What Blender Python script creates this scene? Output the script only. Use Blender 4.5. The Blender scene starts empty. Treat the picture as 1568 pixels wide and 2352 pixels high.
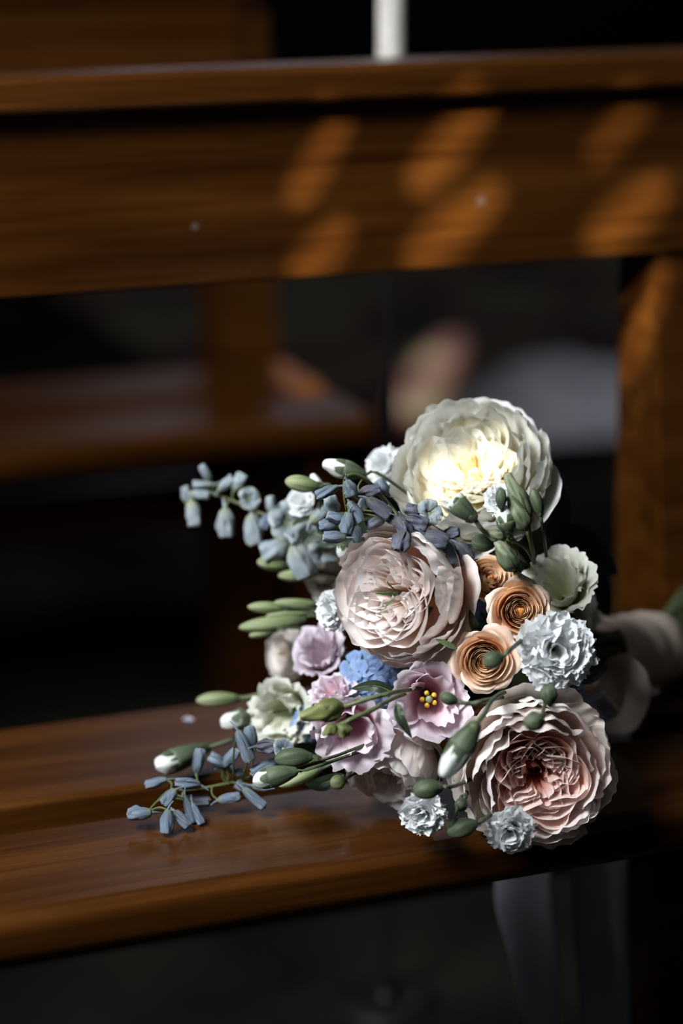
import bpy, math, random
from mathutils import Vector, Matrix, noise
PI = math.pi
R = random.Random(7)
scene = bpy.context.scene
COL = scene.collection
# ------------------------------------------------------------------ camera (85 mm portrait, wide open)
F = 5553.0
PITCH = math.radians(15.8445); AZ = math.radians(21.572)
hx, hy = math.sin(AZ), math.cos(AZ)
RT = Vector((hy, -hx, 0)); FW = Vector((hx*math.cos(PITCH), hy*math.cos(PITCH), -math.sin(PITCH))); UP = RT.cross(FW)
CAM = Vector((-0.5175, -1.3089, 1.08))
cd = bpy.data.cameras.new('camera'); cam = bpy.data.objects.new('camera', cd); COL.objects.link(cam)
cd.sensor_fit = 'VERTICAL'; cd.sensor_height = 36; cd.sensor_width = 24; cd.lens = F*36/2352
cam.matrix_world = Matrix(((RT.x, UP.x, -FW.x, CAM.x), (RT.y, UP.y, -FW.y, CAM.y), (RT.z, UP.z, -FW.z, CAM.z), (0, 0, 0, 1)))
cd.dof.use_dof = True; cd.dof.focus_distance = 1.55; cd.dof.aperture_fstop = 2.2
scene.camera = cam
# ------------------------------------------------------------------ world, sun, window light, exposure
w = bpy.data.worlds.new('dim_daylight'); scene.world = w; w.use_nodes = True
bg = w.node_tree.nodes['Background']; bg.inputs[0].default_value = (0.55, 0.60, 0.80, 1); bg.inputs[1].default_value = 0.028
SUN = Vector((0.56, 0.66, -0.50)).normalized()
sd = bpy.data.lights.new('sun', 'SUN'); sd.energy = 17.0; sd.angle = math.radians(0.42); sd.color = (1.0, 0.93, 0.82)
so = bpy.data.objects.new('sun', sd); COL.objects.link(so); so.rotation_euler = SUN.to_track_quat('-Z', 'Y').to_euler()
def area(name, loc, target, sx, sy, e, c):
    l = bpy.data.lights.new(name, 'AREA'); l.shape = 'RECTANGLE'; l.size = sx; l.size_y = sy; l.energy = e; l.color = c
    o = bpy.data.objects.new(name, l); COL.objects.link(o); o.location = loc
    o.rotation_euler = (Vector(target)-Vector(loc)).to_track_quat('-Z', 'Y').to_euler(); return o
area('window_daylight', (-1.22, -0.38, 1.85), (0.20, 0.10, 0.55), 0.75, 1.0, 106.0, (0.92, 0.955, 1.0))
scene.view_settings.view_transform = 'Standard'; scene.view_settings.look = 'None'
scene.view_settings.exposure = 0.0; scene.view_settings.gamma = 1; scene.view_settings.use_curve_mapping = False
scene.cycles.use_denoising = True
scene.cycles.max_bounces = 6; scene.cycles.transparent_max_bounces = 8

# ------------------------------------------------------------------ helpers
def at(px, py, d):
    return CAM + d*(FW + RT*((px-784)/F) - UP*((py-1176)/F))
def at_z(px, py, z):
    q = FW + RT*((px-784)/F) - UP*((py-1176)/F)
    return CAM + q*((z-CAM.z)/q.z)
def at_y(px, py, y):
    q = FW + RT*((px-784)/F) - UP*((py-1176)/F)
    return CAM + q*((y-CAM.y)/q.y)
def dirc(n):
    return (RT*n[0] + UP*n[1] - FW*n[2]).normalized()
def nz(x, y, z=0.0):
    return noise.noise(Vector((x, y, z)))
def mesh_obj(name, verts, faces, mat, parent=None, uvs=None, smooth=True):
    me = bpy.data.meshes.new(name)
    me.from_pydata([tuple(v) for v in verts], [], faces)
    if uvs:
        ul = me.uv_layers.new(name='UVMap'); vi = [0]*len(me.loops); me.loops.foreach_get('vertex_index', vi)
        flat = []
        for i in vi: flat += uvs[i]
        ul.data.foreach_set('uv', flat)
    if smooth: me.polygons.foreach_set('use_smooth', [True]*len(me.polygons))
    me.materials.append(mat)
    o = bpy.data.objects.new(name, me); COL.objects.link(o)
    if parent: o.parent = parent
    if smooth: o.cycles.shadow_terminator_geometry_offset = 0.1; o.cycles.shadow_terminator_offset = 0.0
    return o
def grid(name, f, nu, nv, mat, parent=None):
    vs, uv, fs = [], [], []
    for j in range(nv+1):
        for i in range(nu+1):
            u, v = i/nu, j/nv
            vs.append(f(u, v)); uv.append((u, v))
    for j in range(nv):
        for i in range(nu):
            a = j*(nu+1)+i; fs.append((a, a+1, a+nu+2, a+nu+1))
    return mesh_obj(name, vs, fs, mat, parent, uv)
def thing(name, label, cat, loc, axis=None, spin=0.0, group=None):
    o = bpy.data.objects.new(name, None); COL.objects.link(o); o.empty_display_size = 0.02
    o.location = loc
    if axis is not None:
        o.rotation_euler = (axis.to_track_quat('Z', 'Y') @ Matrix.Rotation(spin, 3, 'Z').to_quaternion()).to_euler()
    o['label'] = label; o['category'] = cat
    if group: o['group'] = group
    return o
def tag(o, label, cat, group=None):
    o['label'] = label; o['category'] = cat
    if group: o['group'] = group
    return o
def crom(pts, n):
    P = [pts[0]*2-pts[1]] + list(pts) + [pts[-1]*2-pts[-2]]; out = []
    for i in range(1, len(P)-2):
        for k in range(n):
            t = k/n; a, b, c, d = P[i-1], P[i], P[i+1], P[i+2]
            out.append(0.5*((2*b)+(c-a)*t+(2*a-5*b+4*c-d)*t*t+(3*b-a-3*c+d)*t*t*t))
    out.append(pts[-1].copy()); return out
def tube(name, pts, rad, mat, parent=None, n=7, seg=5, world=True):
    pts = [Vector(p) for p in pts]
    if parent is not None and world:
        inv = (Matrix.LocRotScale(parent.location, parent.rotation_euler, None)).inverted(); pts = [inv @ p for p in pts]
    c = crom(pts, seg) if len(pts) > 1 else pts
    vs, fs, uv = [], [], []
    ref = Vector((0.31, 0.2, 0.93))
    m = len(c)
    for i, p in enumerate(c):
        t = (c[min(i+1, m-1)]-c[max(i-1, 0)]).normalized()
        a = t.cross(ref); a = a.normalized() if a.length > 1e-6 else Vector((1, 0, 0)); b = t.cross(a)
        r = rad(i/(m-1)) if callable(rad) else rad
        for k in range(n):
            q = 2*PI*k/n; vs.append(p+a*(r*math.cos(q))+b*(r*math.sin(q))); uv.append((k/n, i/(m-1)))
    for i in range(m-1):
        for k in range(n):
            fs.append((i*n+k, i*n+(k+1) % n, (i+1)*n+(k+1) % n, (i+1)*n+k))
    fs.append(tuple(range(n))[::-1]); fs.append(tuple((m-1)*n+k for k in range(n)))
    return mesh_obj(name, vs, fs, mat, parent, uv)
def box(name, x0, x1, y0, y1, z0, z1, mat, parent=None, bev=0.004, segs=2, rot=None):
    import bmesh
    bm = bmesh.new(); bmesh.ops.create_cube(bm, size=1)
    for v in bm.verts:
        v.co = Vector(((x0+x1)/2+v.co.x*(x1-x0), (y0+y1)/2+v.co.y*(y1-y0), (z0+z1)/2+v.co.z*(z1-z0)))
    if bev: bmesh.ops.bevel(bm, geom=bm.edges[:], offset=bev, segments=segs, profile=0.5, affect='EDGES')
    me = bpy.data.meshes.new(name); bm.to_mesh(me); bm.free(); me.materials.append(mat)
    me.polygons.foreach_set('use_smooth', [True]*len(me.polygons))
    o = bpy.data.objects.new(name, me); COL.objects.link(o)
    if bev:
        md = o.modifiers.new('wn', 'WEIGHTED_NORMAL'); md.keep_sharp = True
    if parent: o.parent = parent
    return o

# ------------------------------------------------------------------ materials
def newmat(name):
    m = bpy.data.materials.new(name); m.use_nodes = True; nt = m.node_tree; nt.nodes.clear()
    out = nt.nodes.new('ShaderNodeOutputMaterial'); return m, nt, out
def L(nt, a, b): nt.links.new(a, b)
def ramp(nt, stops):
    r = nt.nodes.new('ShaderNodeValToRGB'); e = r.color_ramp.elements
    while len(e) < len(stops): e.new(0.5)
    for i, (p, c) in enumerate(stops): e[i].position = p; e[i].color = (*c, 1)
    return r
def petal_mat(name, stops, trans=0.24, vein=0.10, vr=0.16, rough=0.6, bump=0.07, su=26, tint=None):
    m, nt, out = newmat(name)
    uv = nt.nodes.new('ShaderNodeUVMap'); sep = nt.nodes.new('ShaderNodeSeparateXYZ'); L(nt, uv.outputs[0], sep.inputs[0])
    mp = nt.nodes.new('ShaderNodeMapping'); mp.inputs['Scale'].default_value = (su, 1.6, 1); L(nt, uv.outputs[0], mp.inputs[0])
    ns = nt.nodes.new('ShaderNodeTexNoise'); ns.inputs['Scale'].default_value = 1.0; ns.inputs['Detail'].default_value = 3; L(nt, mp.outputs[0], ns.inputs['Vector'])
    oi = nt.nodes.new('ShaderNodeObjectInfo')
    rp = ramp(nt, stops)
    ad = nt.nodes.new('ShaderNodeMath'); ad.operation = 'MULTIPLY_ADD'; L(nt, oi.outputs['Random'], ad.inputs[0]); ad.inputs[1].default_value = vr; L(nt, sep.outputs[1], ad.inputs[2])
    sb = nt.nodes.new('ShaderNodeMath'); sb.operation = 'SUBTRACT'; L(nt, ad.outputs[0], sb.inputs[0]); sb.inputs[1].default_value = vr/2
    L(nt, sb.outputs[0], rp.inputs[0])
    mx = nt.nodes.new('ShaderNodeMix'); mx.data_type = 'RGBA'; mx.blend_type = 'MULTIPLY'; mx.inputs[0].default_value = vein*4
    L(nt, rp.outputs[0], mx.inputs[6])
    r2 = ramp(nt, [(0.35, (0.87, 0.86, 0.86) if tint is None else tint), (0.62, (1, 1, 1))]); L(nt, ns.outputs[0], r2.inputs[0]); L(nt, r2.outputs[0], mx.inputs[7])
    bp = nt.nodes.new('ShaderNodeBump'); bp.inputs['Strength'].default_value = bump; bp.inputs['Distance'].default_value = 0.0006; L(nt, ns.outputs[0], bp.inputs['Height'])
    pr = nt.nodes.new('ShaderNodeBsdfPrincipled'); pr.inputs['Roughness'].default_value = rough; pr.inputs['Specular IOR Level'].default_value = 0.25
    L(nt, mx.outputs[2], pr.inputs['Base Color']); L(nt, bp.outputs[0], pr.inputs['Normal'])
    tr = nt.nodes.new('ShaderNodeBsdfTranslucent'); L(nt, mx.outputs[2], tr.inputs[0])
    ms = nt.nodes.new('ShaderNodeMixShader'); ms.inputs[0].default_value = trans
    L(nt, pr.outputs[0], ms.inputs[1]); L(nt, tr.outputs[0], ms.inputs[2]); L(nt, ms.outputs[0], out.inputs[0])
    return m
def wood_mat(name, dark, mid, light, rough=0.26, scale=1.0):
    m, nt, out = newmat(name)
    tc = nt.nodes.new('ShaderNodeTexCoord')
    def nse(sc, det, size=1.0):
        mp = nt.nodes.new('ShaderNodeMapping'); mp.inputs['Scale'].default_value = sc; L(nt, tc.outputs['Object'], mp.inputs[0])
        n = nt.nodes.new('ShaderNodeTexNoise'); n.inputs['Scale'].default_value = size; n.inputs['Detail'].default_value = det; n.inputs['Distortion'].default_value = 0.6
        L(nt, mp.outputs[0], n.inputs['Vector']); return n
    a = nse((2.2*scale, 34*scale, 34*scale), 5); b = nse((6*scale, 190*scale, 190*scale), 3); c = nse((3, 5, 5), 2)
    rp = ramp(nt, [(0.28, dark), (0.5, mid), (0.74, light)]); L(nt, a.outputs[0], rp.inputs[0])
    r2 = ramp(nt, [(0.3, (0.62, 0.58, 0.55)), (0.6, (1, 1, 1))]); L(nt, b.outputs[0], r2.inputs[0])
    r3 = ramp(nt, [(0.3, (0.68, 0.66, 0.64)), (0.65, (1.1, 1.1, 1.1))]); L(nt, c.outputs[0], r3.inputs[0])
    m1 = nt.nodes.new('ShaderNodeMix'); m1.data_type = 'RGBA'; m1.blend_type = 'MULTIPLY'; m1.inputs[0].default_value = 1.0; L(nt, rp.outputs[0], m1.inputs[6]); L(nt, r2.outputs[0], m1.inputs[7])
    m2 = nt.nodes.new('ShaderNodeMix'); m2.data_type = 'RGBA'; m2.blend_type = 'MULTIPLY'; m2.inputs[0].default_value = 0.8; L(nt, m1.outputs[2], m2.inputs[6]); L(nt, r3.outputs[0], m2.inputs[7])
    bp = nt.nodes.new('ShaderNodeBump'); bp.inputs['Strength'].default_value = 0.18; bp.inputs['Distance'].default_value = 0.0008; L(nt, b.outputs[0], bp.inputs['Height'])
    pr = nt.nodes.new('ShaderNodeBsdfPrincipled'); pr.inputs['Roughness'].default_value = rough; pr.inputs['Specular IOR Level'].default_value = 0.30
    L(nt, m2.outputs[2], pr.inputs['Base Color']); L(nt, bp.outputs[0], pr.inputs['Normal']); L(nt, pr.outputs[0], out.inputs[0])
    return m
def simple(name, c1, c2, scale=40, rough=0.6, bump=0.2, spec=0.4, trans=0.0, stretch=(1, 1, 1), coord='Object', dist=0.001):
    m, nt, out = newmat(name)
    tc = nt.nodes.new('ShaderNodeTexCoord'); mp = nt.nodes.new('ShaderNodeMapping'); mp.inputs['Scale'].default_value = stretch; L(nt, tc.outputs[coord], mp.inputs[0])
    ns = nt.nodes.new('ShaderNodeTexNoise'); ns.inputs['Scale'].default_value = scale; ns.inputs['Detail'].default_value = 3; L(nt, mp.outputs[0], ns.inputs['Vector'])
    rp = ramp(nt, [(0.35, c1), (0.65, c2)]); L(nt, ns.outputs[0], rp.inputs[0])
    bp = nt.nodes.new('ShaderNodeBump'); bp.inputs['Strength'].default_value = bump; bp.inputs['Distance'].default_value = dist; L(nt, ns.outputs[0], bp.inputs['Height'])
    pr = nt.nodes.new('ShaderNodeBsdfPrincipled'); pr.inputs['Roughness'].default_value = rough; pr.inputs['Specular IOR Level'].default_value = spec
    L(nt, rp.outputs[0], pr.inputs['Base Color']); L(nt, bp.outputs[0], pr.inputs['Normal'])
    if trans:
        tr = nt.nodes.new('ShaderNodeBsdfTranslucent'); L(nt, rp.outputs[0], tr.inputs[0]); ms = nt.nodes.new('ShaderNodeMixShader'); ms.inputs[0].default_value = trans
        L(nt, pr.outputs[0], ms.inputs[1]); L(nt, tr.outputs[0], ms.inputs[2]); L(nt, ms.outputs[0], out.inputs[0])
    else: L(nt, pr.outputs[0], out.inputs[0])
    return m
def bud_mat(name, base, mid, tip, a=0.4, b=0.8, rib=14):
    return petal_mat(name, [(0.0, base), (a, mid), (b, tip)], trans=0.06, tint=(0.45, 0.48, 0.45), vein=0.2, rough=0.5, bump=0.5, su=rib)

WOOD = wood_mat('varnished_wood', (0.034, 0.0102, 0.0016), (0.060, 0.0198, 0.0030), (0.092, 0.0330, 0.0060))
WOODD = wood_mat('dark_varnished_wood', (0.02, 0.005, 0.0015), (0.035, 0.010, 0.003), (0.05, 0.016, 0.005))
M_CREAM = petal_mat('cream_petal', [(0.0, (0.85, 0.55, 0.16)), (0.35, (0.90, 0.80, 0.52)), (0.62, (0.88, 0.86, 0.76)), (1.0, (0.86, 0.87, 0.84))])
M_BLUSH = petal_mat('blush_petal', [(0.0, (0.90, 0.40, 0.18)), (0.35, (0.92, 0.64, 0.48)), (0.62, (0.92, 0.78, 0.70)), (1.0, (0.91, 0.87, 0.85))])
M_ROSY = petal_mat('rosy_petal', [(0.0, (0.78, 0.20, 0.10)), (0.28, (0.88, 0.44, 0.34)), (0.58, (0.91, 0.73, 0.66)), (1.0, (0.91, 0.85, 0.82))])
M_BLUSHI = petal_mat('peachy_inner_petal', [(0.0, (0.88, 0.42, 0.18)), (0.35, (0.93, 0.65, 0.48)), (0.68, (0.94, 0.80, 0.73)), (1.0, (0.93, 0.89, 0.87))], trans=0.3)
M_ROSYI = petal_mat('rosy_inner_petal', [(0.0, (0.70, 0.12, 0.06)), (0.42, (0.86, 0.36, 0.26)), (0.78, (0.92, 0.62, 0.54)), (1.0, (0.93, 0.82, 0.78))], trans=0.3)
M_CREAMI = petal_mat('ivory_inner_petal', [(0.0, (0.90, 0.62, 0.18)), (0.4, (0.93, 0.84, 0.52)), (0.8, (0.93, 0.90, 0.76)), (1.0, (0.92, 0.91, 0.86))], trans=0.3)
M_OUTER = petal_mat('pale_outer_petal', [(0.0, (0.72, 0.66, 0.40)), (0.4, (0.86, 0.77, 0.66)), (1.0, (0.85, 0.81, 0.77))])
M_PEACH = petal_mat('peach_petal', [(0.0, (0.85, 0.30, 0.05)), (0.50, (0.94, 0.49, 0.18)), (0.84, (0.96, 0.65, 0.38)), (0.96, (0.96, 0.85, 0.68))], vr=0.03, trans=0.3)
M_PEACHO = petal_mat('pale_peach_petal', [(0.0, (0.85, 0.50, 0.22)), (0.5, (0.93, 0.62, 0.42)), (1.0, (0.93, 0.77, 0.64))])
M_PINK = petal_mat('mauve_pink_petal', [(0.0, (0.62, 0.22, 0.28)), (0.35, (0.78, 0.46, 0.53)), (0.65, (0.83, 0.67, 0.74)), (1.0, (0.83, 0.75, 0.81))])
M_MAUVE = petal_mat('greyed_mauve_petal', [(0.0, (0.34, 0.24, 0.26)), (0.4, (0.58, 0.45, 0.52)), (1.0, (0.72, 0.64, 0.71))])
M_GWHITE = petal_mat('greenish_white_petal', [(0.0, (0.45, 0.50, 0.18)), (0.35, (0.74, 0.76, 0.56)), (1.0, (0.80, 0.81, 0.72))])
M_WHITE = petal_mat('white_petal', [(0.0, (0.62, 0.68, 0.45)), (0.3, (0.86, 0.87, 0.82)), (1.0, (0.88, 0.90, 0.91))], vein=0.05)
M_DELPH = petal_mat('slate_blue_petal', [(0.0, (0.22, 0.26, 0.20)), (0.3, (0.17, 0.215, 0.27)), (0.8, (0.25, 0.31, 0.38)), (1.0, (0.42, 0.46, 0.36))], vein=0.2, tint=(0.45, 0.5, 0.55), su=12)
M_DELPHP = petal_mat('violet_grey_petal', [(0.0, (0.13, 0.14, 0.12)), (0.4, (0.13, 0.135, 0.175)), (0.8, (0.21, 0.225, 0.27)), (1.0, (0.34, 0.35, 0.28))], vein=0.2, tint=(0.45, 0.45, 0.5), su=12)
M_DELPHL = petal_mat('pale_blue_petal', [(0.0, (0.32, 0.36, 0.22)), (0.35, (0.32, 0.38, 0.42)), (0.85, (0.45, 0.51, 0.53)), (1.0, (0.46, 0.49, 0.34))], vein=0.15, su=12)
M_BLUE = petal_mat('sky_blue_petal', [(0.0, (0.22, 0.30, 0.42)), (0.5, (0.20, 0.31, 0.54)), (1.0, (0.28, 0.40, 0.62))], vein=0.1)
M_GREEN = bud_mat('bud_green', (0.035, 0.050, 0.030), (0.070, 0.095, 0.052), (0.115, 0.145, 0.085))
M_LIME = bud_mat('pale_green_bud', (0.09, 0.12, 0.05), (0.20, 0.25, 0.11), (0.36, 0.40, 0.22))
M_OLIVE = bud_mat('olive_bud', (0.08, 0.10, 0.03), (0.18, 0.20, 0.06), (0.30, 0.31, 0.13))
M_SAGE = bud_mat('sage_bud', (0.07, 0.09, 0.05), (0.15, 0.18, 0.10), (0.30, 0.33, 0.21))
M_STEM = simple('stem_green', (0.035, 0.055, 0.028), (0.07, 0.09, 0.045), 60, 0.5)
M_STEML = simple('stem_olive', (0.075, 0.095, 0.035), (0.12, 0.14, 0.055), 60, 0.5)
M_LEAF = petal_mat('leaf_green', [(0.0, (0.022, 0.038, 0.022)), (1.0, (0.045, 0.068, 0.042))], trans=0.12, rough=0.42, vein=0.15)
M_LEAFP = petal_mat('leaf_pale_green', [(0.0, (0.07, 0.11, 0.045)), (1.0, (0.15, 0.20, 0.085))], trans=0.2, rough=0.45, vein=0.15)
M_YEL = simple('anther_yellow', (0.75, 0.42, 0.02), (0.9, 0.6, 0.05), 300, 0.7)
M_BUDW = petal_mat('bud_tip_white', [(0.0, (0.70, 0.76, 0.60)), (1.0, (0.88, 0.90, 0.91))], trans=0.2, su=10, bump=0.6)
M_SATIN = simple('beige_satin', (0.68, 0.56, 0.46), (0.80, 0.68, 0.57), 25, 0.38, 0.1, 0.5, 0.25)
M_TAIL = simple('bluish_lit_satin', (0.52, 0.51, 0.60), (0.66, 0.65, 0.74), 10, 0.4, 0.1, 0.5, 0.2)  # bluish light put into the tails' colour; the ribbon itself is beige

# ------------------------------------------------------------------ the setting
def struct(o): o['kind'] = 'structure'; return o
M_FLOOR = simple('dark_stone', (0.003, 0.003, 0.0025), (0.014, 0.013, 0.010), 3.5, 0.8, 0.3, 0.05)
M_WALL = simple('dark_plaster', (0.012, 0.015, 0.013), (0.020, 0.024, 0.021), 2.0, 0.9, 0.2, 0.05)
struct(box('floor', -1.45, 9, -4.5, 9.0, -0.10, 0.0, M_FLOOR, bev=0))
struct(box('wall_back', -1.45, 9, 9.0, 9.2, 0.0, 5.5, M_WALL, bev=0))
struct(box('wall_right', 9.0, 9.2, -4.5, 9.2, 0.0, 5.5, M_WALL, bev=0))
# unseen left wall, added as a gobo: openings shaped to cast the sun patches
WX = -1.35
def back_to_wall(p):
    return p - SUN*((p.x-WX)/SUN.x)
def gobo_with_holes(holes, y0, y1, z0, z1, cy=0.0, cz=0.0):
    import bmesh
    from mathutils.geometry import delaunay_2d_cdt
    vs = [Vector((y0, z0)), Vector((y1, z0)), Vector((y1, z1)), Vector((y0, z1))]; fc = [[0, 1, 2, 3]]
    for h in holes:
        b = len(vs); vs += [Vector(q) for q in h]; fc.append(list(range(b, b+len(h))))
    V, E_, Fc, ov, oe, of = delaunay_2d_cdt(vs, [], fc, 1, 1e-6)
    keep = [f for f, o in zip(Fc, of) if o == [0] or (0 in o and len(o) == 1)]
    n = len(V)
    verts = [(WX, v.x, v.y) for v in V]
    return mesh_obj('gobo_wall_left', verts, keep, M_WALL, smooth=False)
def leaf_hole(cx, cy, L_, W_, ang, surf):
    pts = []
    for k in range(14):
        t = 2*PI*k/14; a = L_*math.cos(t); b = W_*math.sin(t)*(1-0.25*math.cos(t))
        px = cx + a*math.cos(ang)-b*math.sin(ang); py = cy - (a*math.sin(ang)+b*math.cos(ang))
        q = back_to_wall(surf(px, py)); pts.append((q.y, q.z))
    A = sum(pts[i][0]*pts[(i+1) % 14][1]-pts[(i+1) % 14][0]*pts[i][1] for i in range(14))
    return pts if A > 0 else pts[::-1]
bk = lambda x, y: at_y(x, y, 0.36)
rad = math.radians
HOLES = [leaf_hole(732, 368, 125, 27, rad(58), bk), leaf_hole(738, 580, 100, 38, rad(50), bk),
         leaf_hole(1035, 335, 145, 38, rad(50), bk), leaf_hole(1045, 520, 150, 46, rad(43), bk),
         leaf_hole(1445, 495, 125, 44, rad(42), bk), leaf_hole(1420, 300, 100, 18, rad(45), bk),
         leaf_hole(1480, 745, 120, 46, rad(60), lambda x, y: at_y(x, y, 0.39)),
         leaf_hole(1048, 1068, 122, 54, rad(14), lambda x, y: at(x, y, 1.575)),
         leaf_hole(700, 868, 75, 38, rad(-28), lambda x, y: at_z(x, y, 0.45)),
         leaf_hole(985, 860, 120, 50, rad(58), lambda x, y: at_z(x, y, 0.02))]
struct(gobo_with_holes(HOLES, -9.0, 9.0, 0.0, 9.0))
# distant lancet windows on the back wall, mirrored faintly in the varnish
def emis(name, c, s):
    m, nt, out = newmat(name); e = nt.nodes.new('ShaderNodeEmission'); e.inputs[0].default_value = (*c, 1); e.inputs[1].default_value = s; L(nt, e.outputs[0], out.inputs[0]); return m
M_SKYPANE = emis('overcast_window_light', (0.75, 0.80, 1.0), 2.4)
def lancet(n, x, z0, z1, wd):
    vs = [(x-wd/2, 8.98, z0), (x+wd/2, 8.98, z0)]
    for k in range(9):
        t = PI*k/8; vs.append((x+wd/2*math.cos(t), 8.98, z1+wd*0.9*math.sin(t)))
    struct(mesh_obj('window_%d' % n, vs, [tuple(range(len(vs)))], M_SKYPANE, smooth=False))
lancet(1, 2.65, 3.2, 4.6, 0.22); lancet(2, 3.25, 3.2, 4.6, 0.22); lancet(3, 3.85, 3.2, 4.6, 0.30)

# ------------------------------------------------------------------ benches
def bench(name, label, dx, dy):
    t = thing(name, label, 'bench', (dx, dy, 0), group='wooden benches')
    X0, X1 = -1.35, 0.485
    box('seat_plank', X0, X1, 0.0, 0.131, 0.415, 0.45, WOOD, t, 0.011, 5)
    box('seat_plank', X0, X1, 0.170, 0.312, 0.417, 0.45, WOOD, t, 0.005, 4)
    bb = box('back_board', X0, X1-0.03, 0.36, 0.378, 0.755, 0.888, WOOD, t, 0.003, 2)
    box('top_rail', X0, X1-0.02, 0.340, 0.400, 0.886, 0.913, WOOD, t, 0.006, 4)
    for x in (X0+0.16, X1-0.07):
        vs = [(x, 0.335, 0.0), (x+0.075, 0.335, 0.0), (x+0.075, 0.42, 0.0), (x, 0.42, 0.0),
              (x, 0.335, 0.45), (x+0.075, 0.335, 0.45), (x+0.075, 0.42, 0.45), (x, 0.42, 0.45),
              (x, 0.379, 0.884), (x+0.075, 0.379, 0.884), (x+0.075, 0.435, 0.884), (x, 0.435, 0.884)]
        fs = [(0, 3, 2, 1), (8, 9, 10, 11)]
        for k in (0, 4):
            for j in range(4): fs.append((k+j, k+(j+1) % 4, k+4+(j+1) % 4, k+4+j))
        mesh_obj('post', vs, fs, WOOD, t, smooth=False)
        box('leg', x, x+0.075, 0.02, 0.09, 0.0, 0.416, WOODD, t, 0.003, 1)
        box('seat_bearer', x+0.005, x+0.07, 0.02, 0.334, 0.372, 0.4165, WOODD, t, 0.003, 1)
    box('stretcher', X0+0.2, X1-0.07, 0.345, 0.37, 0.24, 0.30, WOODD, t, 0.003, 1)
    return t
b1 = bench('bench', 'varnished brown wooden bench on which the bouquet lies', 0, 0)
b2 = bench('bench', 'empty dark wooden bench standing behind the one with the bouquet', 0.0, 1.113)
M_PLUG = simple('plug_grey', (0.05, 0.03, 0.02), (0.09, 0.06, 0.045), 200)
def plug(px, py, r):
    c = at_y(px, py, 0.3597)
    mesh_obj('screw_plug', [c+Vector((r*math.cos(k*PI/6), -0.0004, r*math.sin(k*PI/6))) for k in range(12)], [tuple(range(12))], M_PLUG, b1)
plug(1104, 461, 0.0035); plug(447, 520, 0.003)

# ------------------------------------------------------------------ flower building blocks
def bez(a, b, c, d, t):
    s = 1-t; return (s*s*s*a[0]+3*s*s*t*b[0]+3*s*t*t*c[0]+t*t*t*d[0], s*s*s*a[1]+3*s*s*t*b[1]+3*s*t*t*c[1]+t*t*t*d[1])
def petal(parent, mat, phi, prof, W, wrap=1.0, ruf=0.0, frq=3.0, tip=0.0, rnd=0.25, nu=12, nv=8, serr=0.0, twist=0.0, curl=0.0, name='petal', edge=0.55, lap=0.0):
    s0 = R.uniform(0, 100); ca, sa = math.cos(phi), math.sin(phi)
    er = Vector((ca, sa, 0)); et = Vector((-sa, ca, 0))
    A, B, C, D = prof
    Ln = math.hypot(D[0]-A[0], D[1]-A[1])
    def f(u, v):
        q = 2*u-1
        ve = v*(1-rnd*abs(q)**2.6+tip*math.exp(-(q/0.22)**2)*v)
        if serr: ve *= 1+serr*v*v*(nz(q*frq*3.3+s0, 3.1)+0.6*nz(q*frq*9+s0, 1.1))
        r, z = bez(A, B, C, D, min(ve, 1.12))
        ww = W*(0.22+0.78*math.sin(min(v*1.25, 1.0)*PI/2)**0.9)
        s = q*ww
        n = nz(q*frq+s0, v*1.2)*1.0 + (0.5 if serr else 0.22)*nz(q*frq*2.3+s0, v*2+5)
        am = ruf*v**1.7*(0.5+edge*abs(q))*2
        r += am*n; z += am*0.6*nz(q*frq*1.3+s0+20, v*2)
        r += lap*q*min(v*2, 1)
        rho = max(r, 0.0008)/max(wrap, 0.02)
        rho = max(rho, ww*0.42)
        a = s/rho
        x = r - rho*(1-math.cos(a)); y = rho*math.sin(a)
        z += curl*q*q*v
        y += twist*v*v
        return er*x+et*y+Vector((0, 0, z))
    return grid(name, f, nu, nv, mat, parent)
def fold(parent, mat, phi, ain, aout, B, zr, zb, ruf, nu=28, nv=12):
    s0 = R.uniform(0, 100); ca, sa = math.cos(phi), math.sin(phi); er = Vector((ca, sa, 0)); et = Vector((-sa, ca, 0))
    off = R.uniform(-0.15, 0.15)
    def f(u, v):
        t = 0.3*(2*u-1)+0.7*math.sin((2*u-1)*PI/2); th = t*PI/2
        a = ain+(aout-ain)*max(math.cos(th), 0)**0.7; b = B*math.sin(th+off*math.cos(th))
        n = nz(t*1.5+s0, v*.9); n2 = nz(t*3.4+s0, v*1.4+9)
        k = 0.30+0.70*math.sin(v*PI/2)
        a2, b2 = a*k, b*(0.35+0.65*v**0.8)
        am = ruf*(0.25+v)
        a2 += am*n; b2 += am*nz(t*2.4+s0+30, v*1.1)+am*0.35*n2
        z = zb+(zr-zb)*v**0.85 + (-0.10*(aout))*(abs(t)**2)*v + am*0.5*n2
        return er*a2+et*b2+Vector((0, 0, z))
    return grid('petal', f, nu, nv, mat, parent)
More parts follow.
